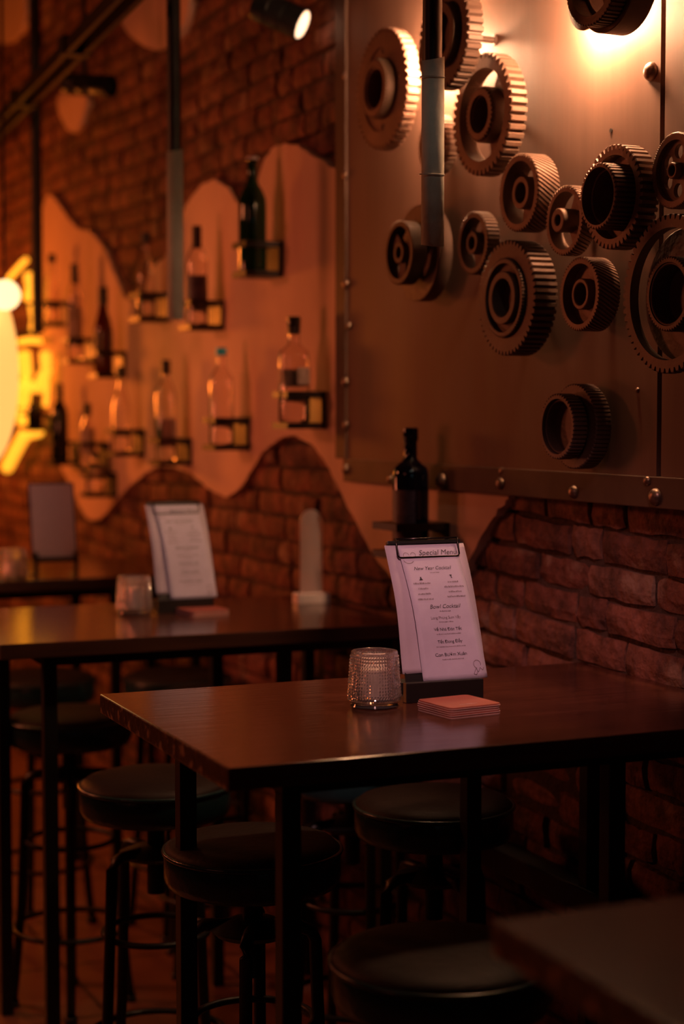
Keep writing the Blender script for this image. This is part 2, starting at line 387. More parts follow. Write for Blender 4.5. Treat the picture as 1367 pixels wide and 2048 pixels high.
# bronze sheet cladding with strips
yl = on_wall(700, 600, 0.02).y; zb = 1.318; ysm = on_wall(1320, 600, 0.03).y
bm = bmesh.new(); box(bm, (W-0.030, ysm+0.007, zb+0.0565), (W-0.012, yl-0.0055, ZC-0.02)); tag(obj('bronze_sheet', bm, M['panel']), 'large brushed bronze metal sheet on the brick wall behind the gears', 'wall panel')
bm = bmesh.new(); box(bm, (W-0.030, 0.9, zb+0.0565), (W-0.012, ysm-0.007, ZC-0.02)); tag(obj('bronze_sheet', bm, M['panel']), 'bronze metal sheet right of the black vertical seam at the right edge', 'wall panel')
bm = bmesh.new(); box(bm, (W-0.012, ysm-0.02, zb), (W+0.0, ysm+0.02, ZC-0.02)); tag(obj('backing_batten', bm, M['black']), 'thin black vertical batten showing in the seam between bronze sheets', 'batten')
bm = bmesh.new(); box(bm, (W-0.034, 0.9, zb), (W-0.010, yl+0.012, zb+0.056), 0.002); tag(obj('metal_strip', bm, M['strip']), 'long horizontal riveted metal strip along the bottom of the bronze sheets', 'metal strip')
bm = bmesh.new(); box(bm, (W-0.036, yl-0.005, zb+0.056), (W-0.010, yl+0.055, ZC-0.02), 0.002); tag(obj('metal_strip', bm, M['strip']), 'vertical riveted metal strip on the left side of the bronze sheet', 'metal strip')

def rivet(px, py, r, label, off=0.034):
    p = on_wall(px, py, off)
    bm = bmesh.new(); k = 7
    prof = [(r, 0)] + [(r*math.cos(a), r*0.8*math.sin(a)) for a in [PI/2*i/k for i in range(1, k)]] + [(0, r*0.8)]
    lathe(bm, prof, 20, close=False)
    bmesh.ops.transform(bm, matrix=Matrix(((0, 0, -1), (-1, 0, 0), (0, 1, 0))).to_4x4(), verts=bm.verts[:])
    o = obj('rivet', bm, M['rivet'], None, True); o.location = p; tag(o, label, 'rivet', 'round-headed rivets on the bronze cladding')
for px, py, r, lb in ((690, 152, .009, 'small rivet on left vertical strip, topmost of those showing'), (691, 350, .011, 'rivet on left vertical strip at the level of the green bottle'),
    (692, 568, .012, 'rivet on left vertical strip level with the tall green bottle shelf'), (697, 652, .010, 'rivet on left vertical strip above the square-shouldered clear bottle top'),
    (691, 764, .013, 'rivet on left vertical strip just above the rightmost left-wall shelf'), (692, 850, .011, 'rivet on left vertical strip beside the lower plate of the nearest clear bottle shelf'),
    (691, 938, .013, 'lowest rivet on the left vertical strip'), (781, 958, .011, 'rivet on bottom strip just left of the dark blue bottle'),
    (883, 961, .018, 'large dark rivet on bottom strip right of the dark blue bottle'), (1004, 942, .009, 'small rivet just above the bottom strip, left of the bottom gear'),
    (1001, 967, .013, 'rivet on bottom strip below and left of the bottom gear'), (1147, 984, .013, 'rivet on bottom strip right under the bottom gear'),
    (1294, 962, .009, 'small rivet above the bottom strip near the right edge'), (1311, 994, .016, 'large rivet on bottom strip near the right edge'),
    (1302, 143, .017, 'large rivet beside the black seam under the glowing lamp'), (1275, 780, .005, 'tiny rivet left of the black seam, low on the sheet')):
    rivet(px, py, r, lb, 0.034 if (py > 945 or px < 700) else 0.030)
bm = bmesh.new(); lathe(bm, [(0.0, 0.0006), (0.004, 0.0006), (0.004, -0.004), (0, -0.004)], 14, close=False)
bmesh.ops.transform(bm, matrix=Matrix(((0, 0, -1), (-1, 0, 0), (0, 1, 0))).to_4x4(), verts=bm.verts[:])
o = obj('drill_hole', bm, M['black']); o.location = on_wall(1221, 261, 0.031); tag(o, 'tiny black disc drawn as a dark drill hole in the bronze sheet between gears', 'drill hole')  # flat black disc paints the dark of a drilled hole

# long dark ledge low on the wall
p = on_wall(1035, 1718, 0.05)
bm = bmesh.new(); box(bm, (W-0.05, 1.2, p.z-0.05), (W+0.012, p.y+0.25, p.z), 0.004); tag(obj('wall_conduit', bm, M['black']), 'dark boxed conduit running along the bricks under the nearest table', 'conduit')

# ------------------------------------------------------------------ gears
GM = Matrix(((0, 0, -1), (-1, 0, 0), (0, 1, 0))).to_4x4()     # local z points out of the wall into the room
def toothed(bm, ro, ri, z0, z1, n, td, helix=0.0, seg=1, fine=False, bev=0.0018):
    """ring with trapezoid teeth"""
    prof = []
    for k in range(n):
        a = 2*PI*k/n; s = 2*PI/n
        for fa, rr in ((0.0, ro-td), (0.20, ro-td), (0.36, ro), (0.84, ro)): prof.append((a+s*fa, rr))
    m = len(prof); layers = []
    zs = [z0, z0+bev] + [z0+bev+(z1-z0-2*bev)*i/seg for i in range(1, seg)] + [z1-bev, z1]
    for zz in zs:
        tw = helix*(zz-z0)/(z1-z0)
        sh = bev if zz in (z0, z1) else 0
        layers.append([bm.verts.new(((r-sh)*math.cos(a+tw), (r-sh)*math.sin(a+tw), zz)) for a, r in prof])
    for A, B in zip(layers[:-1], layers[1:]):
        for k in range(m): bm.faces.new((A[k], A[(k+1) % m], B[(k+1) % m], B[k]))
    inn = []
    for zz in (z0, z1):
        tw = helix*(zz-z0)/(z1-z0)
        inn.append([bm.verts.new((ri*math.cos(a+tw), ri*math.sin(a+tw), zz)) for a, r in prof])
    for k in range(m):
        k2 = (k+1) % m
        bm.faces.new((layers[-1][k], layers[-1][k2], inn[1][k2], inn[1][k]))
        bm.faces.new((layers[0][k2], layers[0][k], inn[0][k], inn[0][k2]))
        bm.faces.new((inn[0][k], inn[1][k], inn[1][k2], inn[0][k2]))
def ringl(bm, ro, ri, z0, z1, n=48, b=0.0015):
    lathe(bm, [(ro, z0), (ro, z1-b), (ro-b, z1), (ri+b, z1), (ri, z1-b), (ri, z0)], n)
def spokes(bm, r0, r1, z0, z1, n, w0, w1, rot=0.0):
    for k in range(n):
        a = rot + 2*PI*k/n; c, s = math.cos(a), math.sin(a)
        q = []
        N = 6
        for i in range(N+1):
            t = i/N; r = r0+(r1-r0)*t; w = w0+(w1-w0)*t + (w1*0.9)*max(0, t-0.7)**2*8
            q.append((r, w))
        outl = [(r, w) for r, w in q] + [(r, -w) for r, w in q[::-1]]
        prism(bm, [(c*r-s*w, s*r+c*w) for r, w in outl], z0, z1)
def gear(label, cx, cy, D, proud, th, teeth, td, rim, web, hub, helix=0.0, m='gear', front=None, back=None, style='disc', rot=0.3, group='gears mounted on the bronze sheet'):
    """proud: distance of the front face from the sheet; web: (depth below face, thickness); hub: (outer r, bore r, height above face)"""
    p = on_wall(cx, cy, 0.030+proud)
    dist = (p-EYE).dot(_F); R_ = D/2*dist/FPX
    t = thing('gear', label, 'gear', (p.x, p.y, p.z), 0, group)
    mt = M[m]
    def put(name, bm, mm=mt): 
        bmesh.ops.transform(bm, matrix=GM, verts=bm.verts[:]); return obj(name, bm, mm, t, True, 32)
    ri = R_*rim
    bm = bmesh.new(); toothed(bm, R_, ri, -th, 0, teeth, R_*td, helix, 5 if helix else 1); put('toothed_rim', bm)
    hr, hb, hh = hub[0]*R_, hub[1]*R_, hub[2]
    wd_, wt = web
    bm = bmesh.new()
    if style == 'disc': ringl(bm, ri+0.002, hr-0.002, -wd_-wt, -wd_)
    elif style == 'bolts':
        prism(bm, circ(ri+0.002, 64), -wd_-wt, -wd_, [circ(hr-0.002, 40)] + [circ(R_*0.055, 12, R_*0.62*math.cos(a), R_*0.62*math.sin(a)) for a in (PI/2, -PI/2, 0.2, PI)])
    elif style == 'holes':
        rr = (ri+hr)/2
        prism(bm, circ(ri+0.002, 64), -wd_-wt, -wd_, [circ(hr-0.002, 30)] + [circ((ri-hr)*0.33, 20, rr*math.cos(rot+PI/3*k), rr*math.sin(rot+PI/3*k)) for k in range(6)])
    if style == 'spokes':
        for k in range(3):
            bm.free() if k == 0 else None
            bm = bmesh.new(); spokes(bm, hr-0.004, ri+0.003, -wd_-wt, -wd_, 1, R_*0.20, R_*0.24, rot+2*PI*k/3); put('spoke', bm)
    else: put('web', bm)
    bm = bmesh.new(); ringl(bm, hr, hb, -wd_-wt, hh); put('hub', bm)
    if front:
        (fr, fi, f0, f1, fn, ftd) = front      # toothed collar: outer, inner (x R), z range, teeth
        bm = bmesh.new(); toothed(bm, fr*R_, fi*R_, f0, f1, fn, fr*R_*ftd); put('toothed_collar', bm)
    if back:
        (br_, bi, b0, b1) = back
        bm = bmesh.new(); ringl(bm, br_*R_, bi*R_, b0, b1, 64); put('back_flange', bm)
    # blind disc at the back of the bore and the short rod that carries the gear on the sheet
    zb_ = -wd_-wt
    bm = bmesh.new(); lathe(bm, [(0, zb_+0.003), (hb+0.002, zb_+0.003), (hb+0.002, zb_-0.002), (0, zb_-0.002)], 32, close=False); put('bore_disc', bm, M['gear_dark'])
    bm = bmesh.new(); lathe(bm, [(0, zb_-0.001), (0.007, zb_-0.001), (0.007, -proud+0.003), (0.012, -proud+0.003), (0.012, -proud), (0, -proud)], 20, close=False); put('mounting_rod', bm, M['gear_dark'])
    return t, p, R_
gear('pale straight-toothed gear at the upper left, right rim brightly lit', 762, 178, 240, 0.060, 0.030, 46, 0.075, 0.70, (0.004, 0.014), (0.50, 0.32, 0.016), front=(0.49, 0.36, 0.0, 0.020, 44, 0.07), style='bolts')
g2, p2, r2_ = gear('backlit coarse gear at the top, half hidden by the hanging grey tube', 886, 70, 214, 0.118, 0.034, 40, 0.08, 0.74, (0.006, 0.014), (0.60, 0.42, 0.012), m='gear_dark', style='disc')
gear('large open gear with small toothed hub right of the hanging grey tube', 962, 229, 242, 0.070, 0.036, 44, 0.085, 0.76, (0.022, 0.010), (0.46, 0.30, 0.0), front=(0.44, 0.31, -0.02, 0.006, 34, 0.07), style='spokes', rot=0.9)
gear('small gear partly hidden behind the hanging grey tube', 862, 288, 118, 0.050, 0.034, 34, 0.09, 0.74, (0.008, 0.012), (0.40, 0.24, 0.0), style='disc')
gear('helical gear with three spokes, next below the large open gear', 1036, 385, 156, 0.075, 0.048, 52, 0.055, 0.80, (0.022, 0.012), (0.42, 0.26, -0.004), helix=0.42, style='spokes', rot=0.5)
gear('narrow spoked gear with raised hub in the middle of the gear group', 1127, 441, 140, 0.070, 0.030, 50, 0.055, 0.82, (0.016, 0.010), (0.34, 0.15, 0.014), helix=0.2, style='spokes', rot=1.0)
gear('deep double gear with a wide open bore near the right seam', 1223, 394, 208, 0.075, 0.038, 44, 0.085, 0.80, (0.024, 0.012), (0.55, 0.50, 0.012), front=(0.635, 0.55, -0.02, 0.030, 42, 0.055), style='disc')
gear('dished helical gear with plain round hub under the spoked gears', 1157, 588, 148, 0.072, 0.046, 56, 0.05, 0.82, (0.020, 0.010), (0.42, 0.30, -0.002), helix=0.38, style='disc')
gear('six-hole fine-toothed wheel at the right edge', 1346, 341, 152, 0.055, 0.022, 92, 0.035, 0.80, (0.010, 0.008), (0.22, 0.14, 0.004), style='holes', rot=0.5)
gear('largest gear with square teeth cut by the right edge', 1334, 588, 318, 0.060, 0.018, 58, 0.055, 0.83, (0.034, 0.008), (0.40, 0.37, -0.002), front=(0.47, 0.40, -0.035, 0.000, 56, 0.04), m='gear_dark', style='disc')
gear('broad heavy gear with thick straight teeth left of the dished helical gear', 1011, 596, 230, 0.075, 0.050, 52, 0.065, 0.70, (0.004, 0.016), (0.46, 0.33, 0.010), front=(0.69, 0.60, -0.004, 0.008, 70, 0.03), m='gear_dark')
gear('smallest spoked gear right of the tube end', 944, 486, 126, 0.060, 0.030, 46, 0.055, 0.80, (0.014, 0.010), (0.36, 0.20, 0.002), style='spokes', rot=0.6, m='gear_dark')
gear('spoked wheel in front of a larger plain disc, behind the tube end', 796, 505, 128, 0.100, 0.034, 60, 0.03, 0.82, (0.012, 0.010), (0.34, 0.18, 0.0), style='spokes', rot=0.4, m='gear_dark', back=(1.50, 0.60, -0.078, -0.045))
gear('lone double gear with dark bore at the bottom of the sheet', 1112, 853, 132, 0.085, 0.030, 46, 0.05, 0.84, (0.020, 0.010), (0.82, 0.76, -0.006), m='gear_dark', front=(1.30, 0.80, -0.070, -0.036, 60, 0.03))
g14, p14, r14 = gear('backlit gear at the top right in front of the glaring lamp', 1182, -48, 196, 0.155, 0.030, 60, 0.03, 0.80, (0.020, 0.012), (0.30, 0.18, 0.0), m='gear_dark', style='spokes', rot=1.1, back=(1.10, 0.72, -0.075, -0.030))
# lamps tucked behind two gears
def puck(label, q, r, th, off=0.0):
    t = thing('wall_lamp', label, 'lamp', q, 0, 'round lamps behind the gears')
    bm = bmesh.new(); lathe(bm, [(r*0.30, 0.010), (r*0.9, 0.010), (r, 0.014), (r, th), (r*0.9, th+0.005), (r*0.30, th+0.005)], 40); bmesh.ops.transform(bm, matrix=GM, verts=bm.verts[:]); obj('glowing_disc', bm, M['bulb'], t, True, 40)
    bm = bmesh.new(); lathe(bm, [(0, 0.0), (r*0.5, 0.0), (r*0.5, 0.006), (r*0.29, 0.010), (r*0.29, th+0.006), (r*1.18, th+0.002), (r*1.18, th+0.005), (r*0.9, th+0.010), (0, th+0.010)], 40, close=False); bmesh.ops.transform(bm, matrix=GM, verts=bm.verts[:]); obj('lamp_base_shade', bm, M['strip'], t, True, 40)  # base plus a front cap added to block light into the room
q = on_wall(898, 112, 0.0301); puck('warm round lamp hidden behind the backlit gear beside the tube', q, 0.042, 0.046)
q = on_wall(1218, 0, 0.0301); puck('glaring round lamp behind the top right gear', q, 0.050, 0.046)

# ------------------------------------------------------------------ tables
def table(label, ox, oy, group='high bar tables along the wall'):
    t = thing('bar_table', label, 'table', (ox, oy, 0), math.radians(-1.6), group)
    Lx, Ly, th = 0.965, 0.675, 0.033
    bm = bmesh.new()
    box(bm, (0, 0, TZ-th), (Lx, Ly, TZ), 0.0025)
    bm.normal_update()
    for f in bm.faces:
        if f.normal.x < -0.6: f.material_index = 2
        elif f.normal.z < 0.6: f.material_index = 1
    obj('tabletop', bm, [M['table'], M['edge'], M['worn']], t)
    bm = bmesh.new(); i = 0.11; zt = TZ-th
    for a, b in (((i, 0.08, zt-0.03), (Lx-0.02, 0.11, zt)), ((i, Ly-0.11, zt-0.03), (Lx-0.02, Ly-0.08, zt)), ((i, 0.11, zt-0.03), (i+0.03, Ly-0.11, zt)), ((Lx-0.05, 0.11, zt-0.03), (Lx-0.02, Ly-0.11, zt)), ((0.66, 0.11, zt-0.03), (0.69, Ly-0.11, zt))):
        box(bm, a, b)
    obj('steel_frame', bm, M['black'], t)
    for lx in (i, 0.66, Lx-0.05):
        for ly in (0.08, Ly-0.11):
            bm = bmesh.new(); box(bm, (lx, ly, 0), (lx+0.03, ly+0.03, zt-0.03), 0.002); obj('leg', bm, M['black'], t)
    return t
T1 = table('dark wooden bar table with worn chipped end, in focus with menu and glass', 0.822, 2.161)
T2 = copy_tree(T1); T2.location = (0.832, 3.528, 0); T2['label'] = 'second bar table, behind the one in focus, with a clear arched stand on it'
T3 = copy_tree(T1); T3.location = (0.845, 4.885, 0); T3['label'] = 'farthest bar table at the left, carrying the dim grey menu board'
T0 = copy_tree(T1); T0.location = (0.782, 0.725, 0); T0['label'] = 'nearest dark table corner at the bottom right, out of focus'

# ------------------------------------------------------------------ stools
def stool(label, x, y, rz=0.3):
    t = thing('bar_stool', label, 'stool', (x, y, 0), rz, 'round swivel stools around the tables')
    zt, R_ = 0.748, 0.155
    bm = bmesh.new()
    prof = [(0, zt), (R_*0.5, zt-0.001), (R_*0.8, zt-0.005), (R_*0.93, zt-0.011), (R_*0.985, zt-0.019)]
    lathe(bm, prof+[(R_*0.985, zt-0.022), (0, zt-0.022)], 48, close=False); obj('seat_top', bm, M['vinyl_top'], t, True, 50)
    bm = bmesh.new(); lathe(bm, [(0, zt-0.022), (R_*0.97, zt-0.022), (R_, zt-0.034), (R_, zt-0.068), (R_*0.96, zt-0.082), (R_*0.85, zt-0.088), (0, zt-0.088)], 48, close=False); st = obj('seat_band', bm, M['vinyl'], t, True, 50)
    bm = bmesh.new(); tube(bm, [(R_*math.cos(2*PI*k/48), R_*math.sin(2*PI*k/48), zt-0.023) for k in range(48)], 0.0045, 8, closed=True); obj('piping', bm, M['vinyl'], t, True)
    bm = bmesh.new(); lathe(bm, [(0.018, 0.585), (0.018, 0.66), (0, 0.66), (0, 0.585)], 20, close=True) if False else lathe(bm, [(0, 0.50), (0.018, 0.50), (0.018, zt-0.086), (0, zt-0.086)], 20, close=False); obj('screw_post', bm, M['black'], t, True, 40)
    bm = bmesh.new(); lathe(bm, [(0, 0.575), (0.065, 0.575), (0.075, 0.585), (0.04, 0.600), (0, 0.606)], 28, close=False); obj('spider_plate', bm, M['black'], t, True, 40)
    for k in range(4):
        a = PI/4 + k*PI/2; c, s = math.cos(a), math.sin(a)
        pts = [(c*r, s*r, z) for r, z in ((0.02, 0.590), (0.085, 0.588), (0.102, 0.582), (0.110, 0.565), (0.114, 0.45), (0.123, 0.25), (0.138, 0.08), (0.146, 0.012))]
        bm = bmesh.new(); tube(bm, pts, 0.0115, 10); tube(bm, [(c*0.146, s*0.146, 0), (c*0.146, s*0.146, 0.016)], 0.016, 12); obj('leg', bm, M['black'], t, True)
    for r, z, nm in ((0.142, 0.20, 'foot_ring'), (0.107, 0.42, 'upper_ring')):
        bm = bmesh.new(); tube(bm, [(r*math.cos(2*PI*k/40), r*math.sin(2*PI*k/40), z) for k in range(40)], 0.007, 8, closed=True); obj(nm, bm, M['black'], t, True)
    return t
S0 = stool('round padded stool tucked under the focused table, left of its middle', 1.085, 2.735)
for lb, x, y, rz in (('round padded stool by the wall, seen under the focused table at right', 1.530, 2.900, 0.9),
    ('large dark stool in the bottom foreground, its left rim catching light', 1.100, 2.060, 0.1),
    ('stool between the first two tables, left rim catching orange light', 1.095, 3.300, 1.1),
    ('stool on the far side of the second table, behind its left legs', 1.140, 4.110, 0.5),
    ('farthest stool at the left edge, in front of the third table', 1.235, 4.750, 0.8),
    ('stool against the wall in front of the third table', 1.600, 4.610, 0.2),
    ('stool by the wall between the first two tables, mostly hidden by the focused table', 1.560, 3.340, 0.7),
    ('stool by the wall behind the second table', 1.570, 4.250, 1.3)):
    s = copy_tree(S0); s.location = (x, y, 0); s.rotation_euler[2] = rz; s['label'] = lb

# ------------------------------------------------------------------ menu holders
def text_mesh(body, size, shear=0.0, align='CENTER', spacing=1.0):
    cu = bpy.data.curves.new('t', 'FONT'); cu.body = body; cu.size = size; cu.shear = shear; cu.align_x = align; cu.space_character = spacing
    cu.resolution_u = 3; cu.offset = 0
    o = bpy.data.objects.new('t', cu); C.objects.link(o)
    dg = bpy.context.evaluated_depsgraph_get(); dg.update()
    me = bpy.data.meshes.new_from_object(o.evaluated_get(dg))
    v = [(p.co.x, p.co.y) for p in me.vertices]; f = [list(p.vertices) for p in me.polygons]
    bpy.data.objects.remove(o); bpy.data.curves.remove(cu); bpy.data.meshes.remove(me)
    return v, f
def menu_holder(label, x, y, rz):
    """origin: front bottom middle of the base block; faces -y; clipboard leans back"""
    t = thing('menu_holder', label, 'menu stand', (x, y, TZ), rz, 'clipboard menus standing on the tables')
    bm = bmesh.new(); box(bm, (-0.072, 0.0, 0), (0.072, 0.014, 0.034), 0.0015); box(bm, (-0.072, 0.034, 0), (0.072, 0.075, 0.030), 0.0015); box(bm, (-0.072, 0.014, 0), (0.072, 0.034, 0.010)); obj('base_block', bm, M['dark_wood'], t)
    lean = math.radians(15.5); H = 0.262; Wd = 0.138
    ax = Vector((0, math.sin(lean), math.cos(lean))); nn = Vector((0, -math.cos(lean), math.sin(lean)))
    o0 = Vector((0, 0.0165, 0.010))
    def B(u, v, d=0.0): return o0 + Vector((u, 0, 0)) + ax*v + nn*d
    bm = bmesh.new(); vs = box(bm, (-Wd/2+0.006, 0, -0.003), (Wd/2+0.004, H, 0.0))
    for v in bm.verts: v.co = B(v.co.x, v.co.y, v.co.z)
    obj('clipboard', bm, M['dark_wood'], t)
    # sheets: hang from the clip, swing a little to the right and curl off the board
    def sheet_fn(w, h, top, skew, curl, lift, dx=0.0, flare=0.0):
        def fn(a, b, d=0.0):      # a in -1..1, b in 0..1 from top
            u = dx + a*w/2*(1+flare*b) + skew*b
            v = top - b*h + 0.003*a*0
            off = lift + curl*math.sin(b*PI*0.95)*0.9 + 0.0035*math.sin(b*7+a*1.2)*b + 0.003*a*b
            return B(u, v, off+d)
        return fn
    def sheet(name, fn, m):
        bm = bmesh.new(); nu, nv = 10, 26; g = [[bm.verts.new(fn(-1+2*i/nu, j/nv)) for i in range(nu+1)] for j in range(nv+1)]
        for j in range(nv):
            for i in range(nu): bm.faces.new((g[j][i], g[j][i+1], g[j+1][i+1], g[j+1][i]))
        o = obj(name, bm, m, t, True)
        md = o.modifiers.new('thickness', 'SOLIDIFY'); md.thickness = 0.0003; md.offset = -1
        return o
    fb = sheet_fn(0.150, 0.222, H-0.003, 0.010, 0.014, 0.002, -0.002)
    ff = sheet_fn(0.109, 0.236, H-0.005, 0.026, 0.016, 0.0075, -0.001, 0.06)
    sheet('back_sheet', fb, M['paper_back']); front = sheet('menu_sheet', ff, M['paper'])
    # printing, mapped onto the curved sheet: (text, u centre, v from top, size, shear)
    lines = []
    class Line:
        def __init__(self, mt_): self.mt = mt_
    bmk, bms = Line(M['ink']), Line(M['ink_soft'])
    cur = {}
    def put(bmx, vf, u0, v0):
        v, f = vf
        key = (bmx.mt.name, round(v0, 3)//0.012, u0 > 0.02, u0 < -0.02)
        if key not in cur: cur[key] = (bmesh.new(), bmx.mt)
        bmx = cur[key][0]
        vv = [bmx.verts.new(ff((u0+x_)/0.0545, max(0.0, min(1.0, (v0-y_)/0.240)), 0.0007)) for x_, y_ in v]
        for q_ in f:
            try: bmx.faces.new([vv[k] for k in q_])
            except ValueError: pass
    put(bmk, text_mesh('Special Menu', 0.0135, 0.35), 0.016, 0.0190)
    put(bmk, text_mesh('New Year Cocktail', 0.0088, 0.35), -0.002, 0.046)
    put(bmk, text_mesh('Bowl Cocktail', 0.0098, 0.35), 0.003, 0.1155)
    put(bms, text_mesh('Long Phụng Sum Vầy', 0.0066, 0, spacing=0.95), 0.001, 0.134)
    put(bmk, text_mesh('Về Nhà Đón Tết', 0.0074, 0, spacing=0.95), 0.001, 0.1545)
    put(bmk, text_mesh('Tết Đong Đầy', 0.0076, 0, spacing=0.95), 0.001, 0.1760)
    put(bmk, text_mesh('Con Bướm Xuân', 0.0082, 0, spacing=0.95), -0.001, 0.1985)
    rr = random.Random(11)
    def marks(u0, v0, w, h):      # lines of print too small to read
        x_ = -w/2
        while x_ < w/2:
            ww = rr.uniform(0.0006, 0.0016); hh = h*rr.uniform(0.6, 1.0)
            put(bms, ([(x_, 0), (x_+ww, 0), (x_+ww, hh), (x_, hh)], [[0, 1, 2, 3]]), u0, v0); x_ += ww + rr.uniform(0.0004, 0.0012)
    marks(0, 0.052, 0.016, 0.0016)
    for k, (wl, wr) in enumerate(((0.030, 0.018), (0.018, 0.036), (0.023, 0.024), (0.028, 0.033))):
        marks(-0.0285, 0.0715+k*0.0095, wl, 0.0032); marks(0.0285, 0.0705+k*0.0088, wr, 0.0032)
    marks(0.002, 0.1215, 0.020, 0.0022)
    for v0, w in ((0.140, 0.026), (0.161, 0.042), (0.183, 0.050), (0.205, 0.036)): marks(0.001, v0, w, 0.0018)
    # two small drink glyphs above the columns
    put(bmk, ([(-.001, .006), (.001, .006), (.0013, .003), (.0036, .0), (-.0036, .0), (-.0013, .003)], [[0, 1, 2, 3, 4, 5]]), -0.028, 0.0645)
    put(bmk, ([(-.0026, .006), (.0022, .0062), (.0008, .0026), (.0018, .0), (-.0004, .0), (-.0003, .0028)], [[0, 1, 2, 3, 4, 5]]), 0.028, 0.0625)
    # faint line drawing: corner sketch and top left swirl
    def stroke(pts, u0, v0, w=0.0004):
        for (xa, ya), (xb, yb) in zip(pts[:-1], pts[1:]):
            d = math.hypot(xb-xa, yb-ya) or 1; nx_, ny_ = -(yb-ya)/d*w, (xb-xa)/d*w
            put(bms, ([(xa+nx_, ya+ny_), (xb+nx_, yb+ny_), (xb-nx_, yb-ny_), (xa-nx_, ya-ny_)], [[0, 1, 2, 3]]), u0, v0)
    stroke([(0.006*math.cos(a), 0.007*math.sin(a)) for a in [0.3*k for k in range(-1, 16)]], 0.040, 0.2160)
    stroke([(-0.008, -0.014), (-0.003, -0.005), (0.0, -0.012), (0.004, -0.004), (0.008, -0.009), (0.010, -0.004)], 0.040, 0.2180)
    stroke([(-0.008, -0.014), (-0.004, -0.016), (-0.001, -0.010)], 0.040, 0.2180)
    stroke([(0.005*math.cos(a), 0.005*math.sin(a)) for a in [0.3*k for k in range(0, 13)]], -0.043, 0.0185)
    stroke([(0.0045*math.cos(a), 0.0045*math.sin(a)) for a in [0.3*k for k in range(-3, 11)]], -0.030, 0.0180)
    stroke([(0.009*math.cos(a), 0.006*math.sin(a)) for a in [PI+0.25*k for k in range(0, 12)]], -0.041, 0.0270)
    for bl, ml in cur.values(): obj('printed_line', bl, ml, front)
    # wire clip
    bm = bmesh.new(); cw, c0, c1 = 0.058, H+0.006, H-0.027
    pts = [B(-cw, c0, 0.010), B(-cw, c0-0.010, 0.012), B(-cw, c1+0.004, 0.012), B(-cw+0.002, c1+0.001, 0.012), B(-cw+0.005, c1, 0.012), B(cw-0.005, c1, 0.012), B(cw-0.002, c1+0.001, 0.012), B(cw, c1+0.004, 0.012), B(cw, c0-0.010, 0.012), B(cw, c0, 0.010)]
    tube(bm, pts, 0.0016, 8); tube(bm, [B(-cw, c0, 0.010), B(cw, c0, 0.010)], 0.0016, 8)
    obj('wire_clip', bm, M['wire'], t, True)
    bm = bmesh.new(); vs = box(bm, (-0.072, H-0.002, -0.004), (0.066, H+0.004, 0.006), 0.001)
    for v in bm.verts: v.co = B(v.co.x, v.co.y, v.co.z)
    obj('clip_bar', bm, M['black'], t)
    return t
mp_ = on_z(890, 1402, TZ)
MH = menu_holder('clipboard with Special Menu sheet standing on the focused table', mp_.x, mp_.y, math.radians(-3))
m2p = on_z(372, 1226, TZ)
m2 = copy_tree(MH); m2.location = (m2p.x, m2p.y, TZ); m2.rotation_euler[2] = math.radians(-1); m2['label'] = 'blurred white menu on a clipboard standing on the second table'
m3p = on_z(112, 1154, TZ)
# far board: plain grey easel menu
def easel(label, x, y, rz):
    t = thing('menu_board', label, 'menu stand', (x, y, TZ), rz)
    bm = bmesh.new(); box(bm, (-0.07, 0, 0.05), (0.07, 0.004, 0.285), 0.002)
    bmesh.ops.transform(bm, matrix=Matrix.Rotation(math.radians(-12), 4, 'X'), verts=bm.verts[:]); bd = obj('board', bm, M['ink'], t)
    bm = bmesh.new(); box(bm, (-0.064, -0.0012, 0.060), (0.064, 0, 0.280)); bmesh.ops.transform(bm, matrix=Matrix.Rotation(math.radians(-12), 4, 'X'), verts=bm.verts[:]); obj('paper_sheet', bm, M['paper_back'], bd)
    for x0 in (-0.066, 0.054):
        bm = bmesh.new(); box(bm, (x0, -0.008, 0), (x0+0.012, 0.006, 0.075), 0.001); box(bm, (x0, 0.006, 0), (x0+0.012, 0.06, 0.010)); obj('foot', bm, M['dark_wood'], t)
    bm = bmesh.new(); box(bm, (-0.066, -0.012, 0.046), (0.066, 0.016, 0.056)); obj('ledge', bm, M['dark_wood'], t)
    return t
easel('dim grey menu board on a small dark stand on the farthest table', m3p.x, m3p.y, math.radians(-2))

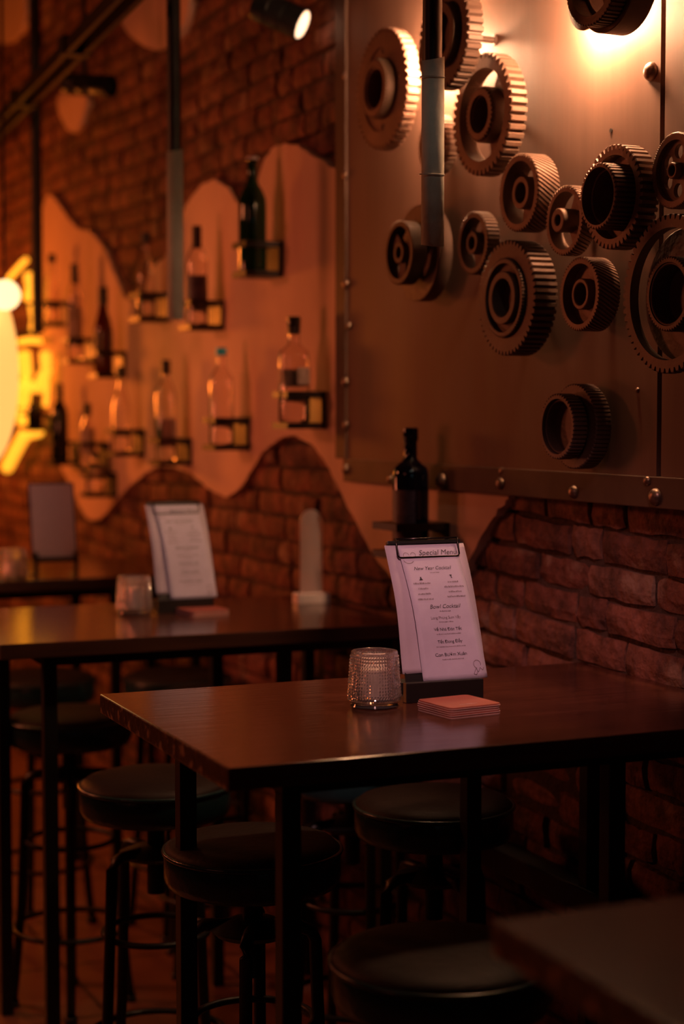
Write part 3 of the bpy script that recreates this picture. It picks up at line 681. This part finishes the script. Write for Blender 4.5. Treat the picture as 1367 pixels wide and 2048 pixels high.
# ------------------------------------------------------------------ candle glasses
def candle_glass(label, x, y, emit=False):
    t = thing('candle_glass', label, 'glass', (x, y, TZ), 0.2, 'textured candle glasses on the tables')
    H, rb_, rt = 0.092, 0.0445, 0.0385; n = 168
    bm = bmesh.new(); rings = []
    nz_ = 48
    for j in range(nz_+1):
        v = j/nz_; zz = 0.006 + v*(H-0.006)
        r0 = rb_ + (rt-rb_)*v
        if v < 0.06: r0 -= (0.06-v)*0.10
        ring = []
        for k in range(n):
            a = 2*PI*k/n
            env = min(1, max(0, (v-0.07)*12))*min(1, max(0, (0.97-v)*25))
            # little square pyramids, four mesh steps wide
            pa = abs((k % 3)-1.5)/1.5 if False else (0, 1, 1)[k % 3]; pz = (0, 1, 1)[j % 3]
            ring.append(bm.verts.new(((r0+0.0019*env*pa*pz)*math.cos(a), (r0+0.0019*env*pa*pz)*math.sin(a), zz)))
        rings.append(ring)
    inner = []
    for r, zz in ((rt-0.0015, H+0.001), (rt-0.004, H), (rt-0.0046, H*0.6), (rb_-0.0055, 0.018), (rb_-0.010, 0.013)):
        inner.append([bm.verts.new((r*math.cos(2*PI*k/n), r*math.sin(2*PI*k/n), zz)) for k in range(n)])
    bot = [[bm.verts.new((r*math.cos(2*PI*k/n), r*math.sin(2*PI*k/n), zz)) for k in range(n)] for r, zz in ((rb_-0.010, 0.0), (rb_-0.004, 0.002))]
    seq = [bot[0], bot[1]] + rings + inner
    for A, B_ in zip(seq[:-1], seq[1:]):
        for k in range(n): bm.faces.new((A[k], A[(k+1) % n], B_[(k+1) % n], B_[k]))
    bm.faces.new(bot[0]); bm.faces.new(inner[-1])
    obj('glass_cup', bm, M['glass'], t)
    bm = bmesh.new(); lathe(bm, [(0, 0.0135), (0.025, 0.0135), (0.0255, 0.062), (0.019, 0.064), (0, 0.063)], 28, close=False); cd = obj('candle', bm, M['wax'], t, True, 40)
    bm = bmesh.new(); tube(bm, [(0, 0, 0.063), (0.001, 0, 0.070)], 0.0008, 6); obj('wick', bm, M['black'], cd)
    return t
gp = on_z(748, 1412, TZ)
G1 = candle_glass('clear waffle-textured tumbler with a candle beside the Special Menu', gp.x, gp.y)
gp2 = on_z(268, 1228, TZ); g2_ = copy_tree(G1); g2_.location = (gp2.x, gp2.y, TZ); g2_['label'] = 'blurred candle glass left of the white menu on the second table'
gp3 = on_z(26, 1160, TZ); g3_ = copy_tree(G1); g3_.location = (gp3.x, gp3.y, TZ); g3_['label'] = 'blurred candle glass left of the grey board on the farthest table'

# ------------------------------------------------------------------ coasters
def rrect(w, h, r, n=5):
    pts = []
    for cx, cy, a0 in ((w/2-r, h/2-r, 0), (-w/2+r, h/2-r, PI/2), (-w/2+r, -h/2+r, PI), (w/2-r, -h/2+r, 3*PI/2)):
        for i in range(n+1): a = a0 + PI/2*i/n; pts.append((cx+r*math.cos(a), cy+r*math.sin(a)))
    return pts
def coaster(label, x, y, z, rz, group):
    t = thing('coaster', label, 'coaster', (x, y, z), rz, group)
    bm = bmesh.new(); prism(bm, rrect(0.1016, 0.1016, 0.0098), 0.0, 0.0010); obj('backing', bm, M['coaster_edge'], t)
    bm = bmesh.new(); prism(bm, rrect(0.0996, 0.0996, 0.009), 0.0010, 0.0031); obj('red_face', bm, M['coaster'], t)
    return t
cc = on_z(917, 1402, TZ+0.0175)
rrz = math.atan2(0.011, 0.100)
first = None; names = ['lowest', 'second from bottom', 'middle', 'second from top', 'topmost']
for k in range(5):
    if first is None: c_ = first = coaster('', cc.x, cc.y, TZ+0.0002, rrz, 'red coasters stacked on the focused table')
    else: c_ = copy_tree(first); c_.location = (cc.x+random.uniform(-.001, .001), cc.y+random.uniform(-.001, .001), TZ+0.0002+k*0.0035); c_.rotation_euler[2] = rrz+random.uniform(-.012, .012)
    c_['label'] = 'red square coaster in front of the Special Menu, %s of the stack' % names[k]
# fine printed line on the top coaster
bm = bmesh.new(); rr = random.Random(4); xx = -0.018
while xx < 0.016:
    ww = rr.uniform(0.001, 0.0022); box(bm, (xx, -0.030, 0.0033), (xx+ww, -0.0275, 0.0034)); xx += ww+0.0012
obj('printed_line', bm, M['label_pale'], c_)
c2 = on_z(404, 1228, TZ)
for k in range(4):
    c_ = copy_tree(first); c_.location = (c2.x, c2.y, TZ+0.0002+k*0.0035); c_.rotation_euler[2] = rrz+random.uniform(-.01, .01)
    c_['group'] = 'red coasters stacked on the second table'; c_['label'] = 'blurred red coaster right of the second menu, %s of four' % ['lowest', 'second from bottom', 'second from top', 'topmost'][k]

# ------------------------------------------------------------------ arched acrylic stand on the second table
ap = on_z(622, 1206, TZ)
t = thing('acrylic_stand', 'clear arched acrylic stand on a white base on the second table', 'table stand', (ap.x, ap.y, TZ), math.radians(-3))
bm = bmesh.new(); box(bm, (-0.044, -0.022, 0), (0.044, 0.022, 0.026), 0.002); obj('white_base', bm, M['white_base'], t)
bm = bmesh.new(); arc = [(0.030*math.cos(a), 0.185+0.032*math.sin(a)) for a in [PI*i/14 for i in range(15)]]
prism(bm, [(0.030, 0.0)]+arc+[(-0.030, 0.0)], -0.003, 0.003)
bmesh.ops.transform(bm, matrix=Matrix.Translation((0, 0, 0.024)) @ Matrix.Rotation(PI/2, 4, 'X'), verts=bm.verts[:])
obj('arched_panel', bm, M['acrylic'], t)

# ------------------------------------------------------------------ bottle shelves and bottles on the wall
def shelf(label, px, py, gap, w=0.115, depth=0.135, m='shelf'):
    """px, py: foot of the bottle on the lower plate; gap: metres between the plates"""
    p = on_wall(px, py, 0.085)
    t = thing('bottle_shelf', label, 'shelf', (p.x, p.y, p.z-0.008), 0, 'small two-tier steel bottle shelves on the wall')
    x0, x1 = -(depth-0.085), 0.101
    def slab(name, z, hole):
        bm = bmesh.new(); prism(bm, [(x0, -w/2), (x1, -w/2), (x1, w/2), (x0, w/2)], z-0.008, z+0.008, [circ(0.043, 28)] if hole else [])
        return obj(name, bm, M[m], t)
    slab('lower_plate', 0.0, False); slab('upper_plate', gap, True)
    bm = bmesh.new()
    prism(bm, [(-w/2, 0.008), (w/2, 0.008), (w/2, gap-0.008), (-w/2, gap-0.008)], x1-0.046, x1-0.034)
    bmesh.ops.transform(bm, matrix=Matrix(((0, 0, 1, 0), (1, 0, 0, 0), (0, 1, 0, 0), (0, 0, 0, 1))), verts=bm.verts[:]); obj('back_plate', bm, M[m], t)
    return t, Vector((p.x, p.y, p.z))
PROF = {
 'tall': [(0, 0), (.034, 0), (.037, .004), (.037, .190), (.034, .210), (.022, .232), (.0145, .246), (.0135, .285), (.0155, .287), (.0155, .300), (0, .300)],
 'wine': [(0, 0), (.035, 0), (.0375, .004), (.0375, .180), (.036, .200), (.028, .222), (.018, .238), (.0140, .250), (.0140, .300), (.0155, .302), (.0155, .312), (0, .312)],
 'slim': [(0, 0), (.028, 0), (.0305, .004), (.0305, .150), (.026, .180), (.016, .215), (.0125, .235), (.0125, .285), (.014, .287), (.014, .298), (0, .298)],
 'square': [(0, 0), (.036, 0), (.040, .005), (.040, .150), (.037, .163), (.020, .176), (.015, .182), (.0145, .215), (.017, .217), (.017, .240), (0, .240)],
}
def bottle(label, loc, kind, m, H, cap='cap_dark', lab=None, rs=1.0, caph=0.10, group='bottles on the wall shelves'):
    t = thing('bottle', label, 'bottle', loc, random.uniform(0, 3), group)
    pr = PROF[kind]; h0 = pr[-1][1]; k = H/h0
    P_ = [(r*rs, z*k) for r, z in pr]
    bm = bmesh.new()
    if m in ('bottle_clear', 'bottle_red', 'bottle_green', 'bottle_blue'):      # hollow glass: outer wall, mouth, inner wall
        outer = P_[:-1]
        inn = [(max(r-0.0025, 0.004), max(z, 0.006)) for r, z in outer[1:]]
        lathe(bm, outer + inn[::-1] + [(0, 0.006)], 32, close=False)
    else: lathe(bm, P_, 32, close=False)
    me_ = obj('glass_body', bm, M[m], t, True, 50)
    rc = 0.0160*rs
    bm = bmesh.new(); lathe(bm, [(0, H+0.003), (rc, H+0.002), (rc+0.0006, H*(1-caph)), (rc-0.003, H*(1-caph)), (rc-0.003, H+0.0005), (0, H+0.0005)], 24, close=False); obj('cap', bm, M[cap], t, True, 40)
    if lab:
        lm, z0, z1 = lab; R_ = max(r for r, z in P_)+0.0006
        bm = bmesh.new(); n = 24; a0, a1 = -2.6, 2.6
        pr2 = []
        for i in range(n+1):
            a = a0+(a1-a0)*i/n; pr2.append((a,))
        vo = [[bm.verts.new((rr_*math.cos(q_[0]), rr_*math.sin(q_[0]), z_*H)) for q_ in pr2] for rr_, z_ in ((R_, z0), (R_, z1), (R_-0.0004, z1), (R_-0.0004, z0))]
        for A, B_ in zip(vo, vo[1:]+vo[:1]):
            for i in range(n): bm.faces.new((A[i], A[i+1], B_[i+1], B_[i]))
        obj('label', bm, M[lm], t, True, 40)
    return t
def pxm(px, py): return FPX/((on_wall(px, py, 0.085)-EYE).dot(_F))
rows = [
 # px, py foot, top px, gap px, kind, mat, cap, label, rs, caph, bottle text, shelf text
 (505, 543, 318, 58, 'wine', 'bottle_green', 'cap_pale', None, 1.0, 0.02, 'tall dark green bottle on the topmost shelf', 'topmost shelf carrying the tall green bottle'),
 (394, 650, 455, 48, 'tall', 'bottle_clear', 'cap_dark', ('label_dark', .25, .5), 0.86, 0.22, 'clear bottle with long dark neck just right of the second hanging tube', 'shelf just right of the second hanging tube end'),
 (292, 634, 468, 48, 'slim', 'bottle_clear', 'cap_dark', None, 1.0, 0.12, 'slim clear bottle with glints left of the second hanging tube', 'shelf left of the second tube with brightly lit window of wall'),
 (207, 747, 577, 44, 'slim', 'bottle_red', 'cap_dark', ('label_dark', .2, .5), 1.05, 0.2, 'dark red bottle on a shelf in the left group', 'shelf holding the dark red bottle'),
 (150, 719, 530, 42, 'tall', 'bottle_clear', 'cap_dark', ('label_a', .2, .55), 0.8, 0.2, 'hazy bottle left of the dark red bottle', 'shelf left of the dark red bottle'),
 (105, 645, 510, 42, 'slim', 'bottle_clear', 'cap_dark', None, 0.9, 0.12, 'hazy bottle just right of the thin black hanging pole', 'shelf just right of the third hanging tube'),
 (443, 889, 698, 54, 'tall', 'bottle_clear', 'cap_blue', None, 0.95, 0.07, 'clear bottle with bright blue cap', 'shelf carrying the blue-capped bottle'),
 (588, 845, 636, 62, 'square', 'bottle_clear', 'cap_dark', ('label_a', .36, .52), 1.0, 0.16, 'stout clear bottle with dark cap nearest the bronze sheet', 'shelf nearest the bronze sheet, under the stout clear bottle'),
 (332, 920, 722, 44, 'tall', 'bottle_clear', 'cap_dark', ('label_a', .15, .42), 0.9, 0.14, 'clear bottle in the lower row above the white menu', 'lower shelf above the white menu'),
 (243, 903, 735, 45, 'slim', 'bottle_clear', 'cap_dark', None, 1.0, 0.12, 'clear bottle with round glints left in the lower row', 'lower shelf left of the one above the white menu'),
 (120, 922, 768, 40, 'wine', 'bottle_dark', 'cap_dark', None, 0.85, 0.2, 'near-black bottle at the lower left beside the neon', 'shelf under the near-black bottle'),
 (175, 930, 808, 46, 'slim', 'bottle_clear', 'cap_dark', ('label_a', .2, .6), 0.9, 0.2, 'hazy bottle right of the near-black bottle', 'shelf right of the near-black bottle'),
 (190, 985, 905, 40, 'square', 'bottle_clear', 'cap_dark', None, 0.8, 0.16, 'short clear bottle on the lowest left shelf', 'lowest left shelf above the grey menu board'),
 (70, 854, 790, 30, 'square', 'bottle_dark', 'cap_dark', None, 0.75, 0.16, 'small dark bottle beside the yellow neon', 'small shelf beside the yellow neon'),
 (820, 1100, 858, 56, 'square', 'bottle_blue', 'cap_dark', ('label_dark', .1, .5), 1.0, 0.10, 'dark blue bottle on the shelf above the Special Menu', 'shelf under the dark blue bottle behind the Special Menu'),
]
for (px, py, top, gap, kind, mm, cap, lab, rs, caph, tb, ts) in rows:
    s_ = pxm(px, py); H = (py-top)/s_*1.0
    w_, d_ = (0.10, 0.125)
    if px == 820: w_, d_ = 0.12, 0.150
    t_, foot = shelf(ts, px, py, gap/s_, w_, d_)
    bottle(tb, foot + Vector((0, 0, 0.0002)), kind, mm, H, cap, lab, rs, caph)

# ------------------------------------------------------------------ hanging tubes over the tables
def pendant(label, p, r, wrap, bands):
    t = thing('hanging_tube', label, 'pendant tube', (p.x, p.y, p.z), 0, 'long thin tubes hanging over the tables')
    top = ZC-p.z
    bm = bmesh.new(); lathe(bm, [(r*0.86, 0.02), (r, 0.02), (r, top), (0, top), (0, top-0.02), (r*0.86, top-0.02)], 28, close=True) if False else lathe(bm, [(r*0.84, 0.01), (r*0.97, 0.01), (r*0.97, top), (r*0.84, top)], 28); obj('black_tube', bm, M['black'], t, True, 40)
    if wrap:
        bm = bmesh.new(); n = 40; R1 = r*1.04
        lo, hi = [], []
        for k in range(n+1):
            a = 2*PI*k/n; rr_ = R1 + 0.0035*max(0, (k-30)/10.0)
            notch = 0.028 if 3 < k < 7 else 0.0
            lo.append((rr_*math.cos(a), rr_*math.sin(a), -0.006+0.004*math.sin(a)+notch*0)); hi.append((rr_*math.cos(a), rr_*math.sin(a), wrap+0.006*math.sin(a+1)))
        V = [[bm.verts.new(q_) for q_ in lo], [bm.verts.new(q_) for q_ in hi]]
        for k in range(n): bm.faces.new((V[0][k], V[0][k+1], V[1][k+1], V[1][k]))
        wr = obj('paper_wrap', bm, M['grey_wrap'], t, True); md = wr.modifiers.new('thickness', 'SOLIDIFY'); md.thickness = 0.0008; md.offset = 0
        for b_ in bands:
            bm = bmesh.new(); tube(bm, [((R1+0.0035)*math.cos(2*PI*k/36), (R1+0.0035)*math.sin(2*PI*k/36), b_+0.002*math.sin(2*PI*k/36)) for k in range(36)], 0.0009, 6, closed=True); obj('rubber_band', bm, M['band'], wr, True)
    return t
pendant('grey paper-wrapped tube hanging in front of the gears', at_dist(863, 484, 3.05), 0.0180, 0.325, (0.120, 0.292))
pendant('second hanging tube, blurred, lower half wrapped in grey paper', at_dist(350, 632, 4.35), 0.0185, 0.42, ())
pendant('thin black hanging tube at the left, beside the yellow neon', at_dist(76, 672, 5.95), 0.0200, 0, ())

# ------------------------------------------------------------------ ceiling track and spotlights
a = on_z(245, 0, 2.5); b = on_z(0, 250, 2.5); d = (b-a).normalized()
A_, B_ = a - d*1.5, b + d*1.6
t = thing('lighting_track', 'dark metal lighting track crossing the upper left corner', 'lighting track', (a.x, a.y, 0))
def bar(bm, p, q, w, h):
    dd = (q-p).normalized(); s = dd.cross(Vector((0, 0, 1))).normalized(); u = Vector((0, 0, 1))
    v = [bm.verts.new(pp + s*w*i + u*h*j) for pp in (p, q) for i, j in ((-1, -1), (1, -1), (1, 1), (-1, 1))]
    for f in ((0, 1, 2, 3), (7, 6, 5, 4), (0, 4, 5, 1), (1, 5, 6, 2), (2, 6, 7, 3), (3, 7, 4, 0)): bm.faces.new([v[k] for k in f])
O = Vector((a.x, a.y, 0)); side = d.cross(Vector((0, 0, 1))).normalized()
for sgn in (-1, 1):
    bm = bmesh.new(); bar(bm, A_+side*0.024*sgn-O, B_+side*0.024*sgn-O, 0.008, 0.018); obj('rail', bm, M['shelf'], t)
for k in range(6):
    bm = bmesh.new(); c_ = A_ + (B_-A_)*((k+0.5)/6); box(bm, (c_.x-0.04-O.x, c_.y-0.03-O.y, c_.z-0.02), (c_.x+0.04-O.x, c_.y+0.03-O.y, c_.z+0.03)); obj('clamp', bm, M['black'], t)
for k in (0.2, 0.8):
    c_ = A_ + (B_-A_)*k; bm = bmesh.new(); tube(bm, [c_-O, Vector((c_.x-O.x, c_.y-O.y, ZC))], 0.006, 8); obj('suspension_rod', bm, M['black'], t)
def spothead(label, p, q, r, lens=True):
    """barrel from p (back) to q (front)"""
    t = thing('spotlight', label, 'spotlight', p, 0, 'black cylindrical ceiling spotlights')
    dv = (q-p); Ld = dv.length; mt_ = dv.to_track_quat('Z', 'Y').to_matrix().to_4x4()
    bm = bmesh.new(); lathe(bm, [(0, 0), (r*0.92, 0), (r, 0.01), (r, Ld*0.30), (r*0.94, Ld*0.32), (r, Ld*0.34), (r, Ld*0.6), (r*0.94, Ld*0.62), (r, Ld*0.64), (r, Ld), (r*0.88, Ld), (r*0.86, Ld-0.02), (0, Ld-0.03)], 32, mt_, close=False); obj('barrel', bm, M['black'], t, True, 40)
    if lens:
        bm = bmesh.new(); lathe(bm, [(0, Ld-0.012), (r*0.86, Ld-0.010), (r*0.87, Ld+0.001), (r*0.80, Ld+0.004), (0, Ld+0.006)], 32, mt_, close=False); obj('lens', bm, M['lens'], t, True, 40)
    bm = bmesh.new(); mid = dv*0.4; tube(bm, [mid+Vector((0, 0, r*0.9)), mid+Vector((0, 0, r+0.06)), Vector((mid.x, mid.y, ZC-p.z))], 0.008, 8); obj('bracket', bm, M['black'], t)
    return t
spothead('black spotlight at the top centre with a lit front rim', at_dist(512, 8, 4.30), at_dist(604, 49, 4.278), 0.041)
spothead('dark spotlight hanging below the track at the upper left', at_dist(135, 168, 5.4), at_dist(222, 172, 5.3), 0.034, lens=False)

# ------------------------------------------------------------------ neon and lantern at the left edge
t = thing('neon_sign', 'yellow glowing neon tubing on the bricks at the left edge', 'neon sign', tuple(on_wall(60, 760, 0.06)))
O = t.location.copy()
def ns(pts, r):
    bm = bmesh.new(); P3 = [on_wall(x, y, 0.06)-O for x, y in pts]
    Q = []
    for i in range(len(P3)-1):
        for s in range(4): Q.append(P3[i].lerp(P3[i+1], s/4))
    Q.append(P3[-1]); tube(bm, Q, r, 12); obj('neon_tube', bm, M['neon'], t, True)
ns([(16, 560), (42, 530), (52, 520)], 0.012)
ns([(57, 548), (60, 575), (56, 598)], 0.020)
ns([(62, 612), (66, 640), (64, 660)], 0.010)
ns([(40, 684), (60, 680), (78, 682)], 0.014)
ns([(48, 705), (52, 750), (46, 812)], 0.028)
ns([(90, 705), (92, 740), (76, 776), (54, 770)], 0.022)
ns([(92, 745), (93, 780), (91, 812)], 0.012)
ns([(44, 820), (44, 850)], 0.022)
ns([(76, 862), (50, 868), (32, 900), (14, 935)], 0.026)
bm = bmesh.new(); P3 = on_wall(60, 640, 0.02)-O; box(bm, (0.042, P3.y-0.25, P3.z-0.05), (0.060-0.0, P3.y+0.25, P3.z-0.03)); obj('mounting_rail', bm, M['shelf'], t)
lp = at_dist(-52, 745, 5.2)
t = thing('glowing_lantern', 'large glowing oval lantern cut by the left edge', 'lamp', tuple(lp))
bm = bmesh.new(); prof = [(0, -0.30)]+[(0.135*math.sin(a)**0.8, -0.30*math.cos(a)) for a in [PI*i/22 for i in range(1, 22)]]+[(0, 0.30)]
lathe(bm, prof, 40, close=False); obj('oval_shade', bm, M['lantern'], t, True)
bm = bmesh.new(); tube(bm, [(0, 0, 0.298), (0, 0, ZC-lp.z)], 0.005, 8); obj('suspension_cord', bm, M['black'], t)
for dx, dz in ((0.110, 0.245),):
    bp_ = at_dist(10, 590, 5.05)
    bm = bmesh.new(); bmesh.ops.create_icosphere(bm, subdivisions=3, radius=0.046); o = obj('globe_bulb', bm, M['lantern_ball'], None, True); o.location = bp_; tag(o, 'bright round globe bulb on top of the oval lantern', 'bulb'); 
    bm = bmesh.new(); tube(bm, [(0, 0, 0.044), (0, 0, ZC-bp_.z)], 0.004, 8); obj('bulb_cord', bm, M['black'], o)
